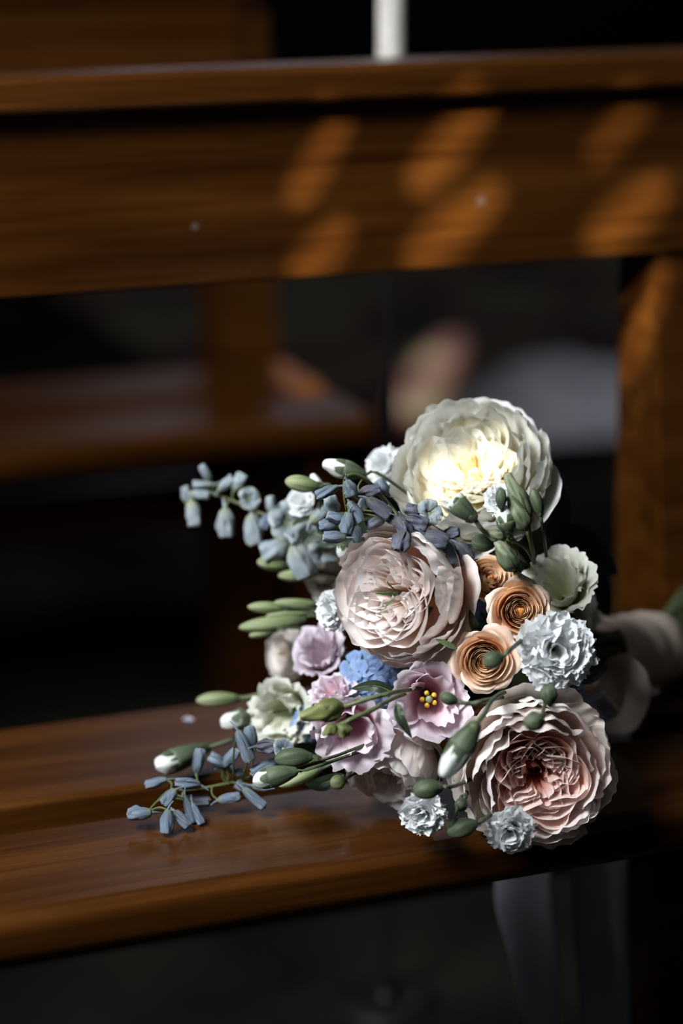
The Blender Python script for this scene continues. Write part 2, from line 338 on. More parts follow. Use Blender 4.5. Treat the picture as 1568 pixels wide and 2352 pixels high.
# stems run from each flower to the binding point and out through the ribbon
BIND = at(1385, 1500, 1.765); HEND = at(1505, 1487, 1.835); HDIR = (HEND-BIND).normalized()
HU = HDIR.cross(Vector((0, 0, 1))).normalized(); HV = HU.cross(HDIR)
SI = [0]
def stem(parent, start, back, mat=None, r=0.0016, r2=None):
    k = SI[0]; SI[0] += 1
    a = k*2.39996; q = 0.0195*math.sqrt(((k*0.618) % 1.0)*0.92+0.02)
    o1 = HU*(q*math.cos(a))+HV*(q*math.sin(a))
    if r2: r2 = min(r2, 0.002)
    b = BIND+o1*0.9; c = HEND+o1*0.95
    e = HEND+HDIR*(0.10+0.05*((k*0.37) % 1))+o1*2.6+Vector((0, 0, 0.018))
    m = start.lerp(b, 0.5)+back*0.02
    fl = lambda p: Vector((p.x, p.y, max(p.z, 0.455)))
    pts = [start, start+back*0.018, fl(m), fl(b), fl(c), fl(e)]
    return tube('stem', pts, r, mat or M_STEM, parent, 6, 4)
def calyx(parent, rr, zb, mat, n=5, ln=0.018):
    for k in range(n):
        petal(parent, mat, 2*PI*k/n, ((0.001, zb-0.004), (rr*0.4, zb-0.002), (rr*0.7, zb+0.002), (rr*0.8+ln*0.4, zb+ln*0.5)), 0.0035, 0.3, rnd=0.6, nu=4, nv=5, name='sepal')
def flower(name, label, cat, px, py, d, n, spin=0.0, group=None):
    ax = dirc(n); return thing(name, label, cat, at(px, py, d), ax, spin, group), ax

INNER = {'cream_petal': M_CREAMI, 'blush_petal': M_BLUSHI, 'rosy_petal': M_ROSYI}
def garden_rose(label, px, py, d, n, rpx, mi, mo, spin=0, quarters=5, layers=((0.97, 0.10), (0.90, 0.22), (0.80, 0.30), (0.70, 0.34)), guard=7, group='garden roses of the bouquet', dep=0.62, guardz=-0.20, name='garden_rose', nq=5, rufk=1.0, core=0.55, extra=(), fz=.66):
    t, ax = flower(name, label, 'rose', px, py, d, n, spin, group); t['kind'] = 'thing'
    S = rpx/F*d; zb = -dep*S
    for k in range(guard):
        ph = 2*PI*(k+R.uniform(-.25, .25))/guard; rr = S*R.uniform(0.98, 1.12); zz = S*R.uniform(guardz-.12, guardz+.10)
        petal(t, mo, ph, ((S*.06, zb), (S*.55, zb*1.05), (rr*.92, zb*.55), (rr, zz)), S*R.uniform(.50, .62), 0.75, S*.045*rufk, 2.2, R.choice((0, .05, .08)), .22, 26, 15, curl=S*.05, lap=S*.06)
    for li, (rf, zf) in enumerate(layers):
        cnt = 8 if rf > .85 else 7
        for k in range(cnt):
            ph = 2*PI*(k+.5*li+R.uniform(-.22, .22))/cnt; rr = S*rf*R.uniform(.93, 1.05); zz = S*(zf+R.uniform(-.07, .07))
            inn = R.uniform(-.06, .05)
            petal(t, mo if li == 0 else mi, ph, ((S*.05, zb), (rr*.85, zb*.95), (rr*1.08, zb*.15), (rr*(1+inn), zz)), S*R.uniform(.36, .50)*(.6+.4*rf), 0.95, S*.05*rufk, 2.6, R.choice((0, 0, .06)), .20, 24, 13, lap=S*.045)
    iq = t.rotation_euler.to_matrix().inverted()
    for ex, ey, rf, zf, wf in extra:
        lv = iq @ (RT*ex+UP*ey); ph = math.atan2(lv.y, lv.x)
        petal(t, mo, ph, ((S*.06, zb), (S*.5, zb*1.0), (S*rf*.85, zb*.5), (S*rf, S*zf)), S*wf, .6, S*.035, 1.8, .05, .24, 24, 14)
    off = R.uniform(0, 1)
    for q in range(quarters):
        pq = 2*PI*(q+off+R.uniform(-.12, .12))/quarters; hw = PI/quarters
        for j in range(nq):
            k = 1-j/nq*.78
            ao = S*(fz*(1-.10*j)+R.uniform(-.03, .03)); ai = S*(.10+.015*j)
            B = ao*math.sin(hw)*k*1.05
            fold(t, INNER.get(mi.name, mi), pq+R.uniform(-.05, .05)*(1+j*.4), ai, ao, B, S*(.26-.03*j+R.uniform(-.04, .05)), zb*.62, S*.075*rufk)
    for k in range(int(9*core)):
        ph = R.uniform(0, 2*PI); rr = S*R.uniform(.05, .22)
        petal(t, INNER.get(mi.name, mi), ph, ((S*.01, zb*.8), (rr, zb*.6), (rr*1.2, 0), (rr*R.uniform(.8, 1.3), S*R.uniform(-.12, .06))), S*.11, .9, S*.03, 2, 0, .3, 12, 8)
    calyx(t, S*.30, zb, M_GREEN, ln=S*.35)
    mesh_stem_start = t.location + ax*(zb-0.002)
    stem(t, mesh_stem_start, -ax, M_STEM, 0.0024)
    return t, ax, S
def spray_rose(label, px, py, d, n, rpx, spin=0, cnt=30, outer=6, mi=None, mo=None, opening=1.0, group='peach spray roses'):
    t, ax = flower('spray_rose', label, 'rose', px, py, d, n, spin, group)
    S = rpx/F*d; zb = -S*.95; mi = mi or M_PEACH; mo = mo or M_PEACHO
    lathe(t, 'heart', [(.01, .10), (.05, .10), (.075, .06), (.10, -.05), (.3, -.35), (.4, -.7)], S, mi, 14, 3, .2, smoothk=2)
    for i in range(cnt):
        k = (i+.6)/cnt; ph = i*2.39996+R.uniform(-.2, .2); rr = S*(.08+.56*k**.95); top = S*(.11+.06*math.sin(k*PI)-.08*k+R.uniform(-.02, .02))
        petal(t, mi, ph, ((S*.03, zb*.9), (rr*1.05, zb*.8), (rr*.98, zb*.2), (rr*(1.0+.10*k), top)), rr*R.uniform(.95, 1.15)+S*.03, 1.0, S*.022*(.5+k), 1.5, .03 if k > .5 else 0, .16, 22, 10, lap=rr*.06)
    for i in range(outer):
        ph = 2*PI*(i+R.uniform(-.2, .2))/outer; rr = S*R.uniform(.92, 1.10)*opening
        petal(t, mo, ph, ((S*.05, zb), (S*.60, zb*.9), (rr*.80, S*.10), (rr, -S*R.uniform(.10, .30))), S*R.uniform(.52, .62), .85, S*.05, 1.6, .15, .28, 24, 15, curl=-S*.12, lap=S*.05)
    for i in range(4):
        ph = 2*PI*(i+.5+R.uniform(-.2, .2))/4; rr = S*R.uniform(.78, .86)
        petal(t, mo, ph, ((S*.05, zb), (S*.65, zb*.8), (rr*.86, S*.0), (rr*1.02, S*R.uniform(-.10, .0))), S*R.uniform(.55, .62), .95, S*.035, 1.6, .08, .22, 24, 14, lap=S*.04)
    calyx(t, S*.35, zb, M_GREEN, ln=S*.6)
    stem(t, t.location+ax*zb, -ax, M_STEM, 0.0016)
    return t, ax, S
def carnation(label, px, py, d, n, rpx, cnt=34, spin=0, mat=None, name='carnation', group='white carnations of the bouquet', ruf=1.0, maxth=1.75):
    t, ax = flower(name, label, 'carnation', px, py, d, n, spin, group); mat = mat or M_WHITE
    S = rpx/F*d; zb = -S*.75
    for i in range(cnt):
        k = (i+.5)/cnt; th = .10+maxth*k**.75; ph = i*2.39996+R.uniform(-.3, .3)
        ln = S*R.uniform(.88, 1.05)
        ex, ez = ln*math.sin(th), ln*math.cos(th)*.62
        r1 = ex*.35; z1 = zb+(ez-zb)*.62
        petal(t, mat, ph, ((S*.03, zb), (r1*.5, zb*.5), (r1+S*.05, z1), (ex*.98+S*.02, ez-S*.08)), S*R.uniform(.60, .82), .55, S*.17*ruf, 2.1, 0, .06, 34, 13, serr=.045, lap=S*.04)
    # calyx tube
    lathe(t, 'calyx', [(.02, -1.9), (.22, -1.85), (.25, -1.3), (.27, -.8), (.3, -.55)], S, M_GREEN, 10)
    stem(t, t.location-ax*S*1.85, -ax, M_STEM, 0.0015)
    return t, ax, S
def lathe(parent, name, prof, S, mat, n=14, ribs=0, ra=0.0, noisy=0.0, ax=None, base=None, smoothk=3, twist=0.0, squash=1.0):
    P3 = crom([Vector((a, 0, b)) for a, b in prof], smoothk); s0 = R.uniform(0, 50)
    vs, uv, fs = [], [], []; m = len(P3)
    M = None
    if ax is not None: M = Matrix.Translation(base) @ ax.to_track_quat('Z', 'Y').to_matrix().to_4x4()
    for j, p in enumerate(P3):
        for i in range(n):
            a = 2*PI*i/n; k = 1+ra*math.cos(ribs*(a+twist*p.z)) + noisy*nz(math.cos(a)*1.5+s0, math.sin(a)*1.5, p.z*3)
            v = Vector((max(p.x, 0.001)*k*math.cos(a)*S, max(p.x, 0.001)*k*math.sin(a)*S*squash, p.z*S))
            vs.append(M @ v if M else v); uv.append((i/n, j/(m-1)))
    for j in range(m-1):
        for i in range(n): fs.append((j*n+i, j*n+(i+1) % n, (j+1)*n+(i+1) % n, (j+1)*n+i))
    fs.append(tuple(range(n))[::-1]); fs.append(tuple((m-1)*n+i for i in range(n)))
    return mesh_obj(name, vs, fs, mat, parent, uv)
def lisianthus(label, px, py, d, n, rpx, mat, spin=0, inner=4, outer=5, opening=1.0, stam=True, group='lisianthus blooms of the bouquet', dep=1.25, ruf=1.0, tuft=None):
    t, ax = flower('lisianthus', label, 'lisianthus', px, py, d, n, spin, group)
    S = rpx/F*d; zb = -S*dep
    for i in range(outer):
        ph = 2*PI*(i+R.uniform(-.15, .15))/outer; rr = S*R.uniform(.95, 1.08)*opening
        petal(t, mat, ph, ((S*.08, zb), (S*.62, zb*.75), (S*.62, -S*.05), (rr, S*R.uniform(-.16, .02))), S*R.uniform(.62, .80), .80, S*.10*ruf, 2.0, 0, .20, 26, 13, serr=.05, edge=.9, lap=S*.06)
    for i in range(inner):
        ph = 2*PI*(i+.5+R.uniform(-.2, .2))/inner; rr = S*R.uniform(.58, .78)*opening
        petal(t, mat, ph, ((S*.06, zb*.95), (S*.50, zb*.7), (S*.46, -S*.10), (rr, S*R.uniform(.02, .16))), S*R.uniform(.48, .66), .95, S*.12*ruf, 2.0, 0, .18, 24, 12, serr=.05, edge=.9, lap=S*.06)
    if stam:
        lathe(t, 'pistil', [(.02, -.95), (.08, -.8), (.06, -.5), (.09, -.34), (.05, -.28)], S, M_LIME, 8)
        for k in range(5):
            a = 2*PI*k/5+.3; p = Vector((math.cos(a)*.16*S, math.sin(a)*.16*S, -.38*S))
            tube('stamen', [Vector((0, 0, -.9*S)), p*.9, p], lambda q: .013*S+.055*S*max(0, (q-.72)/.28)**.5, M_YEL, t, 7, 5, world=False)
    lathe(t, 'calyx', [(.02, -dep-.12), (.12, -dep-.08), (.16, -dep+.05), (.10, -dep+.2)], S, M_GREEN, 10)
    stem(t, t.location+ax*(zb-S*.1), -ax, M_STEML, 0.0014)
    return t, ax, S
def bud(label, bpx, bpy_, tpx, tpy, wpx, d, kind='green', stemto=None, dt=0.0, tipf=0.0, group='flower buds of the bouquet', name='flower_bud', onseat=None, selfstem=True):
    """base pixel -> tip pixel, width in pixels"""
    if onseat is not None: a = at_z(bpx, bpy_, onseat); b = at_z(tpx, tpy, onseat)
    else: a = at(bpx, bpy_, d); b = at(tpx, tpy, d+dt)
    ax = (b-a).normalized(); Ln = (b-a).length; dd = (a-CAM).dot(FW); w = wpx/F*dd/2
    t = thing(name, label, 'flower bud', a, ax, R.uniform(0, 6), group)
    k = w/Ln
    mats = {'green': M_GREEN, 'lime': M_LIME, 'olive': M_OLIVE, 'sage': M_SAGE}
    if kind in ('green', 'lime'):
        m = mats[kind]; ce = 1-tipf
        if tipf > 0:
            lathe(t, 'petal_tip', [(k*.55, ce*.45), (k*.88, ce*.75), (k*.90, ce*.98), (k*.80, ce+tipf*.45), (k*.45, .95), (k*.06, 1.0)], Ln, M_BUDW, 18, 5, .07, .22)
            prof = [(k*.10, -.03), (k*.40, .0), (k*.72, ce*.25), (k*.98, ce*.65), (k*.99, ce*.92)]
            lathe(t, 'calyx', prof, Ln, m, 18, 5, .04)
            for q in range(5):
                aq = 2*PI*q/5; petal(t, m, aq, ((k*Ln*.90, ce*.80*Ln), (k*Ln*1.02, ce*.9*Ln), (k*Ln*.98, (ce+tipf*.2)*Ln), (k*Ln*.82, (ce+tipf*.42)*Ln)), k*Ln*.50, .95, rnd=.75, nu=6, nv=5, name='calyx_tooth')
        else:
            lathe(t, 'calyx', [(k*.10, -.05), (k*.55, .04), (k*.92, .28), (k*1.0, .52), (k*.85, .76), (k*.45, .94), (k*.05, 1.0)], Ln, m, 20, 5, .05, .06)
        lathe(t, 'bract', [(k*.12, -.10), (k*.42, -.04), (k*.60, .08), (k*.66, .16)], Ln, M_STEM, 12, 4, .12)
    elif kind in ('olive', 'sage'):
        lathe(t, 'furled_petals', [(k*.30, -.02), (k*.85, .10), (k*1.0, .28), (k*.92, .48), (k*.66, .70), (k*.46, .88), (k*.38, .97), (k*.12, 1.0)], Ln, mats[kind], 24, 4, .13, .26, twist=2.6)
        for q in range(5):
            aq = 2*PI*q/5; petal(t, M_STEML if kind == 'olive' else M_GREEN, aq, ((k*Ln*.2, -.04*Ln), (k*Ln*.95, .0), (k*Ln*1.12, .3*Ln), (k*Ln*R.uniform(1.05, 1.5), R.uniform(.45, .65)*Ln)), k*Ln*.22, .9, rnd=.9, nu=4, nv=6, name='sepal')
    if stemto:
        pts = [a-ax*0.001] + [at(*q) for q in stemto]
        if onseat is None or True:
            r = 0.0011 if wpx < 30 else 0.0015
            tube('stem', pts, r, M_STEM if kind == 'green' else M_STEML, t, 6, 5)
    elif selfstem:
        stem(t, a-ax*0.001, -ax, M_STEM, 0.0011)
    return t
def leaf(label, pts, wpx, mat, group='leaves of the bouquet', name='leaf', nrm=None, cat='leaf'):
    P = [at(*p) for p in pts]; c = crom(P, 5); dd = pts[0][2]; W = wpx/F*dd/2
    t = thing(name, label, cat, P[0], None, 0, group)
    side0 = (nrm or Vector((0, 0, 1)))
    m = len(c)-1
    def f(u, v):
        i = min(int(v*m), m-1); fr = v*m-i; p = c[i].lerp(c[i+1], fr); tg = (c[min(i+1, m)]-c[i]).normalized()
        s = tg.cross(FW).normalized(); up = tg.cross(s).normalized()
        q = 2*u-1; ww = W*math.sin(PI*min(v**.8, 1))**.8+0.0002
        return p-P[0]+s*q*ww-up*(-abs(q)*ww*.35)+up*0.0008*nz(v*6, q*2)
    grid('blade', f, 8, 14, mat, t)
    tube('midrib', [p for p in P], lambda q: 0.0006*(1.1-q), M_STEML, t, 5, 4)
    return t
def floret(parent, c, ax, Ln, w, mat, ped=None, openf=False, seedr=0.0):
    """one delphinium floret: five furled ribbed petals, spur and pedicel; parent's local = world shift only"""
    o0 = parent.location
    k = w/Ln/2
    if openf:
        root = bpy.data.objects.new('floret', None)
        fo = lathe(parent, 'floret', [(.05, -.5), (.16, -.3), (.2, -.1), (.08, .02)], Ln, M_DELPHL, 8, ax=ax, base=c-o0)
        Q = ax.to_track_quat('Z', 'Y').to_matrix()
        for i in range(5):
            ph = 2*PI*i/5+R.uniform(-.2, .2); s0 = R.uniform(0, 90); er = Vector((math.cos(ph), math.sin(ph), 0)); et = Vector((-math.sin(ph), math.cos(ph), 0))
            Wp = Ln*.30
            def f(u, v, er=er, et=et, s0=s0):
                q = 2*u-1; ve = v*(1-.3*abs(q)**2)
                return c-o0+Q @ (er*(Ln*.06+ve*Ln*.5)+et*(q*Wp*math.sin(min(1, v*1.2)*PI/2)**.8*(1))+Vector((0, 0, Ln*(.16*math.sin(ve*2.6)+.10*nz(q*2+s0, v*2)))))
            grid('petal', f, 8, 6, mat, fo)
        return fo
    fo = lathe(parent, 'floret', [(k*.15, -.5), (k*.55, -.42), (k*.95, -.15), (k*1.08, .12), (k*1.0, .34), (k*.88, .49), (k*.62, .50), (k*.30, .43)], Ln, mat, 25, 5, .17, .30, ax=ax, base=c-o0, twist=.8, squash=.8)
    # two outer furled petal edges
    Q = ax.to_track_quat('Z', 'Y').to_matrix(); W = w/2
    for sgn in (0, 1):
        ph = R.uniform(0, 6.28)
        def f(u, v, ph=ph):
            q = 2*u-1; a = ph+q*.95; r = W*1.12*math.sin((.12+.80*v)*PI)**.6*(1+.10*nz(q*3+ph, v*3)); r += W*.28*max(0, v-.75)*4*abs(q)
            return c-o0+Q @ Vector((r*math.cos(a), r*.85*math.sin(a), Ln*(-.45+1.0*v*(1-.12*q*q))))
        grid('petal', f, 8, 8, mat, fo)
    # spur
    sp = c-ax*Ln*.42; side = ax.cross(Vector((R.uniform(-1, 1), R.uniform(-1, 1), R.uniform(-1, 1)))).normalized()
    tube('spur', [sp-o0, sp-o0-ax*Ln*.20+side*w*.12, sp-o0-ax*Ln*.42+side*w*.42], lambda q: w*.17*(1-q*.8), mat, fo, 6, 4, world=False)
    return fo
def delph(label, path, flo, group='delphinium sprays of the bouquet', mats=None, r=0.0016):
    P = [at(*p) for p in path] if not callable(path) else path()
    t = thing('delphinium_spray', label, 'delphinium', P[0], None, 0, group)
    tube('stem', P, lambda q: r*(1-.6*q), M_STEML, t, 7, 6)
    dense = crom(P, 10)
    for fl in flo:
        px, py, d, ang, Ln_, w_, ms, op = fl
        c = at(px, py, d) if d > 0.9 else at_z(px, py, d)
        dd = (c-CAM).dot(FW); Ln = Ln_/F*dd; w = w_/F*dd
        if op: ax = dirc((math.cos(rad(ang))*.5, math.sin(rad(ang))*.5, .85))
        else: ax = dirc((math.cos(rad(ang)), math.sin(rad(ang)), R.uniform(-.1, .3)))
        fo = floret(t, c, ax, Ln, w, ms, openf=bool(op))
        b = c-ax*Ln*.45; near = min(dense, key=lambda q: (q-b).length)
        if (near-b).length < 0.06:
            tube('pedicel', [near-P[0], near.lerp(b, .55)-ax*Ln*.15-P[0], b-P[0]], 0.0007, M_STEML, fo, 5, 4, world=False)
    return t

# ------------------------------------------------------------------ the bouquet
# --- garden roses
FD = 1.545
garden_rose('large cream white garden rose lit by the sun, topmost bloom of the bouquet', 1085, 1082, 1.605, (-.22, .42, .88), 182, M_CREAM, M_CREAM, spin=.4, guard=8, guardz=-.15, quarters=6, rufk=1.15, extra=((10, 160, 1.03, -.02, .42), (-110, 130, 1.02, -.02, .40), (170, -60, 1.12, -.2, .45), (-20, -150, 1.15, -.1, .5)))
tB, axB, SB = garden_rose('blush garden rose with tiny green leaflets at its heart, left of the peach roses', 905, 1365, 1.555, (-.58, .02, .80), 162, M_BLUSH, M_BLUSH, spin=1.1, quarters=5, guard=8, guardz=-.5, dep=.95, fz=.80, nq=6, layers=((.99, .02), (.94, .12), (.86, .18)), extra=((20, 158, 1.05, -.1, .5), (-30, -160, 1.05, -.45, .5)))
for k in range(4):
    petal(tB, M_LEAFP, k*1.7+.4, ((.0005, -SB*.2), (SB*.03, 0), (SB*.15, SB*.22), (SB*.19, SB*.24+R.uniform(-.04, .06)*SB)), SB*.035, .3, rnd=.8, nu=4, nv=7, name='green_leaflet', tip=.1)
garden_rose('large blush garden rose with rosy folded heart, lowest right bloom by the bench edge', 1232, 1775, 1.545, (.10, -.22, .96), 180, M_ROSY, M_OUTER, spin=2.0, quarters=5, guard=8, guardz=-.22, nq=6, core=.3, rufk=1.1, extra=((-42, 150, 1.20, -.02, .36), (62, 148, 1.16, -.1, .26), (105, 128, 1.10, -.02, .24), (-170, 40, 1.1, -.25, .5), (-150, -60, 1.06, -.3, .5)))
garden_rose('blush rose facing down onto the seat under the two pink lisianthus', 892, 1772, 1.585, (-.35, -.78, .52), 118, M_BLUSH, M_BLUSH, spin=.2, guardz=-.35, guard=7, dep=1.0)
garden_rose('small peach rose mostly hidden behind the large lowest blush rose', 1098, 1668, 1.575, (-.3, .3, .9), 58, M_PEACH, M_PEACHO, quarters=4, nq=4, guard=5)
garden_rose('soft beige rose at the far left, behind the mauve lisianthus', 655, 1505, 1.70, (-.75, .05, .65), 62, M_OUTER, M_OUTER, quarters=4, nq=4, guard=5)
garden_rose('soft cream rose half hidden behind the left side of the blush rose', 762, 1318, 1.68, (-.4, .4, .8), 66, M_OUTER, M_CREAM, quarters=4, nq=3, guard=5)
# --- peach spray roses
spray_rose('open peach spray rose above the other two, touching the white carnation', 1195, 1402, 1.54, (.02, .04, 1), 80, spin=.5)
spray_rose('open peach spray rose with a green bud lying across its centre', 1113, 1520, 1.535, (-.08, -.06, 1), 80, spin=2.2)
spray_rose('smallest peach spray rose, under the pale green lisianthus buds', 1127, 1325, 1.575, (.18, .28, .94), 58, spin=1.2, cnt=22, outer=5, mo=M_PEACH)
# --- lisianthus
lisianthus('pink lisianthus with frilled petals and yellow stamens in its throat', 988, 1612, 1.545, (.06, -.10, .99), 96, M_PINK, spin=.35, inner=3, outer=6)
lisianthus('pink lisianthus left of the yellow centred one, crossed by two green stems', 806, 1688, 1.55, (-.02, -.32, .95), 94, M_PINK, spin=1.4, inner=4, stam=False)
lisianthus('mauve lisianthus at the left side above the creamy ruffled bloom', 728, 1492, 1.645, (-.35, .45, .8), 68, M_MAUVE, spin=.9, ruf=1.5, stam=False, inner=5)
lisianthus('pink lisianthus petal cluster curling up above the olive bud', 757, 1580, 1.60, (-.3, .75, .6), 56, M_PINK, spin=.2, ruf=1.8, stam=False, inner=4)
lisianthus('greenish white lisianthus at the right, above the white carnation', 1282, 1335, 1.59, (-.25, .45, .86), 88, M_GWHITE, spin=.6, stam=False, inner=6, outer=6)
lisianthus('greenish white lisianthus nearest the ribbon, turned to the right', 1325, 1405, 1.645, (.55, .05, .85), 72, M_GWHITE, spin=2.0, stam=False, inner=5, outer=5)
lisianthus('creamy ruffled white bloom at the left, left of the pink lisianthus', 640, 1640, 1.64, (-.45, -.05, .9), 82, M_GWHITE, spin=.8, stam=False, inner=6, outer=6, ruf=1.6)
# --- carnations
carnation('large white carnation right of the peach roses', 1278, 1495, 1.535, (.08, -.02, 1), 86, cnt=38)
carnation('white carnation seen from the side, left of the blush rose', 762, 1402, 1.60, (-.75, .02, .66), 46, cnt=34)
carnation('small white carnation resting on the seat in front, left of the green buds', 972, 1868, 1.53, (-.15, -.25, .95), 52, cnt=28)
carnation('small white carnation hanging over the bench edge under the large rose', 1172, 1908, 1.53, (-.05, -.30, .95), 56, cnt=28)
carnation('small white carnation at the left edge of the cream rose', 882, 1072, 1.66, (-.5, .2, .85), 46, cnt=34)
carnation('small white carnation behind the green buds on the cream rose', 1152, 1148, 1.56, (-.2, .25, .94), 40, cnt=30)
carnation('white carnation petals tucked between peach rose and large carnation', 1208, 1492, 1.565, (-.6, -.1, .8), 40, cnt=24)
carnation('small plain white bloom above the upper left delphinium cluster', 690, 1152, 1.66, (-.2, .4, .9), 36, cnt=12, ruf=.4)
# --- buds
bud('carnation bud with bright white tip sticking out at the top left of the cream rose', 832, 1088, 740, 1064, 46, 1.60, 'green', tipf=.5)
bud('dark green round bud resting on the lower edge of the cream rose', 1088, 1192, 1034, 1146, 50, 1.515, 'green', stemto=[(1112, 1222, 1.52), (1150, 1245, 1.55), (1230, 1330, 1.66)], tipf=.12)
bud('white topped bud between the dark round bud and the upright pale buds', 1168, 1222, 1152, 1160, 46, 1.52, 'green', stemto=[(1170, 1250, 1.54), (1215, 1300, 1.62)], tipf=.6)
bud('small upright green bud over the white carnation at the top', 1151, 1166, 1150, 1120, 26, 1.515, 'green', stemto=[(1158, 1200, 1.53), (1190, 1260, 1.60)])
bud('round dark green bud left of the drooping pale green bud', 1132, 1250, 1082, 1244, 42, 1.54, 'green', stemto=[(1160, 1262, 1.56), (1215, 1310, 1.62)])
bud('large upright pale green lisianthus bud, highest of the bud cluster', 1210, 1192, 1163, 1086, 46, 1.53, 'sage', stemto=[(1218, 1240, 1.55), (1226, 1300, 1.62)])
bud('pale green lisianthus bud leaning just below the highest one', 1208, 1215, 1168, 1138, 38, 1.52, 'sage', stemto=[(1222, 1260, 1.54), (1226, 1300, 1.62)])
bud('thin pointed green bud at the right of the bud cluster', 1240, 1182, 1222, 1122, 28, 1.53, 'green', stemto=[(1250, 1240, 1.55), (1256, 1300, 1.64)])
bud('small pale green bud pointing left below the white topped bud', 1158, 1236, 1108, 1220, 28, 1.525, 'sage', stemto=[(1205, 1258, 1.54), (1230, 1300, 1.62)])
bud('drooping pale green lisianthus bud above the smallest peach rose', 1180, 1308, 1140, 1240, 48, 1.525, 'sage', stemto=[(1195, 1322, 1.55), (1240, 1345, 1.62)])
bud('large olive lisianthus bud lying over the left pink lisianthus', 786, 1624, 688, 1646, 50, 1.50, 'olive', stemto=[(850, 1604, 1.50), (905, 1590, 1.51), (960, 1580, 1.57), (1060, 1560, 1.64)])
bud('small round olive bud below the large olive bud', 794, 1664, 784, 1694, 36, 1.49, 'olive', stemto=[(806, 1652, 1.49), (860, 1628, 1.50), (912, 1600, 1.53), (1000, 1570, 1.64)])
bud('tiny spiky green bud left of the small round olive bud', 772, 1668, 740, 1688, 26, 1.49, 'olive', stemto=[(800, 1655, 1.49), (830, 1642, 1.495)])
bud('dark green bud lying across the centre of the lower peach rose', 1152, 1508, 1108, 1524, 40, 1.48, 'green', stemto=[(1172, 1492, 1.485), (1198, 1470, 1.54)])
bud('tiny dark green bud over the yellow centred pink lisianthus', 1048, 1611, 1009, 1597, 30, 1.49, 'green', stemto=[(1080, 1616, 1.49), (1120, 1608, 1.50), (1200, 1590, 1.62)])
bud('carnation bud with large white tip in front of the lowest rose', 1090, 1668, 1014, 1786, 64, 1.465, 'green', stemto=[(1112, 1640, 1.475), (1136, 1602, 1.50), (1200, 1570, 1.62)], tipf=.52)
bud('round green bud seen end on, above the lowest rose', 1240, 1652, 1212, 1662, 46, 1.465, 'green', stemto=[(1248, 1630, 1.48), (1254, 1600, 1.54)], dt=-.012)
bud('round green bud directly under the large white carnation', 1262, 1616, 1256, 1572, 40, 1.49, 'green', stemto=[(1258, 1600, 1.55), (1270, 1560, 1.63)])
bud('fat dark green bud above the small white carnation on the seat', 1012, 1808, 948, 1818, 46, 1.495, 'green', stemto=[(1040, 1806, 1.50), (1080, 1790, 1.56)])
bud('pointed green bud resting on the seat beside the small white carnation', 1092, 1892, 1027, 1914, 44, 1.515, 'green', stemto=[(1112, 1882, 1.52), (1140, 1860, 1.56)])
bud('tiny green bud on upright stem right of the small white carnation', 1044, 1876, 1032, 1906, 24, 1.515, 'green', stemto=[(1052, 1850, 1.52), (1060, 1826, 1.56)])
bud('small round green bud beside the tiny bud near the lowest rose', 1066, 1836, 1050, 1862, 30, 1.52, 'green', stemto=[(1075, 1810, 1.56), (1085, 1790, 1.58)])
bud('long green carnation bud with small white tip lying on the rear seat plank', 472, 1718, 358, 1762, 56, 1.62, 'green', onseat=.468, tipf=.22, name='flower_bud', stemto=[(500, 1710, 1.665), (560, 1690, 1.665), (640, 1670, 1.66)])
bud('white topped bud at the left of the creamy ruffled bloom', 572, 1648, 506, 1662, 50, 1.655, 'green', tipf=.7)
bud('green bud pointing left above the rear edge of the seat', 545, 1604, 450, 1609, 34, 1.68, 'lime', stemto=[(575, 1600, 1.68), (620, 1588, 1.68), (680, 1580, 1.70)])
bud('fat green bud at the root of the lower delphinium spray', 712, 1738, 630, 1744, 46, 1.545, 'green')
bud('green carnation bud with torn white tip over the lower delphinium spray', 676, 1772, 580, 1796, 50, 1.54, 'green', tipf=.32)
bud('pale green bud lying under the torn white bud', 732, 1768, 640, 1806, 30, 1.585, 'lime')
bud('olive green bud on the seat beside the downward facing blush rose', 790, 1790, 760, 1806, 34, 1.58, 'lime')
bud('pale lime bud with pointed tip left of the upper delphinium cluster', 728, 1118, 654, 1104, 38, 1.615, 'lime')
bud('small white bud behind the pale lime bud', 738, 1135, 716, 1088, 28, 1.63, 'green', tipf=.6)
bud('round cream bud under the upper delphinium cluster', 790, 1245, 785, 1282, 40, 1.60, 'green', tipf=.72)
bud('pale green bud at the left under the blue white florets', 655, 1298, 590, 1290, 34, 1.67, 'lime')
bud('pale yellow green bud left of the cream rose half', 712, 1322, 638, 1322, 28, 1.67, 'lime')
for lab, a in (('longest of the pale lisianthus buds pointing left', (690, 1424, 548, 1442, 36)), ('upper pale lisianthus bud pointing left at mid height', (650, 1396, 568, 1394, 26)),
               ('slim lisianthus bud at the top of the left pointing bunch', (725, 1386, 628, 1384, 20)), ('lowest and smallest of the left pointing lisianthus buds', (625, 1452, 572, 1460, 18)), ('narrow lisianthus bud in the middle of the left pointing bunch', (705, 1408, 610, 1414, 18))):
    bud(lab, a[0], a[1], a[2], a[3], a[4], 1.66, 'lime', group='left pointing lisianthus buds')
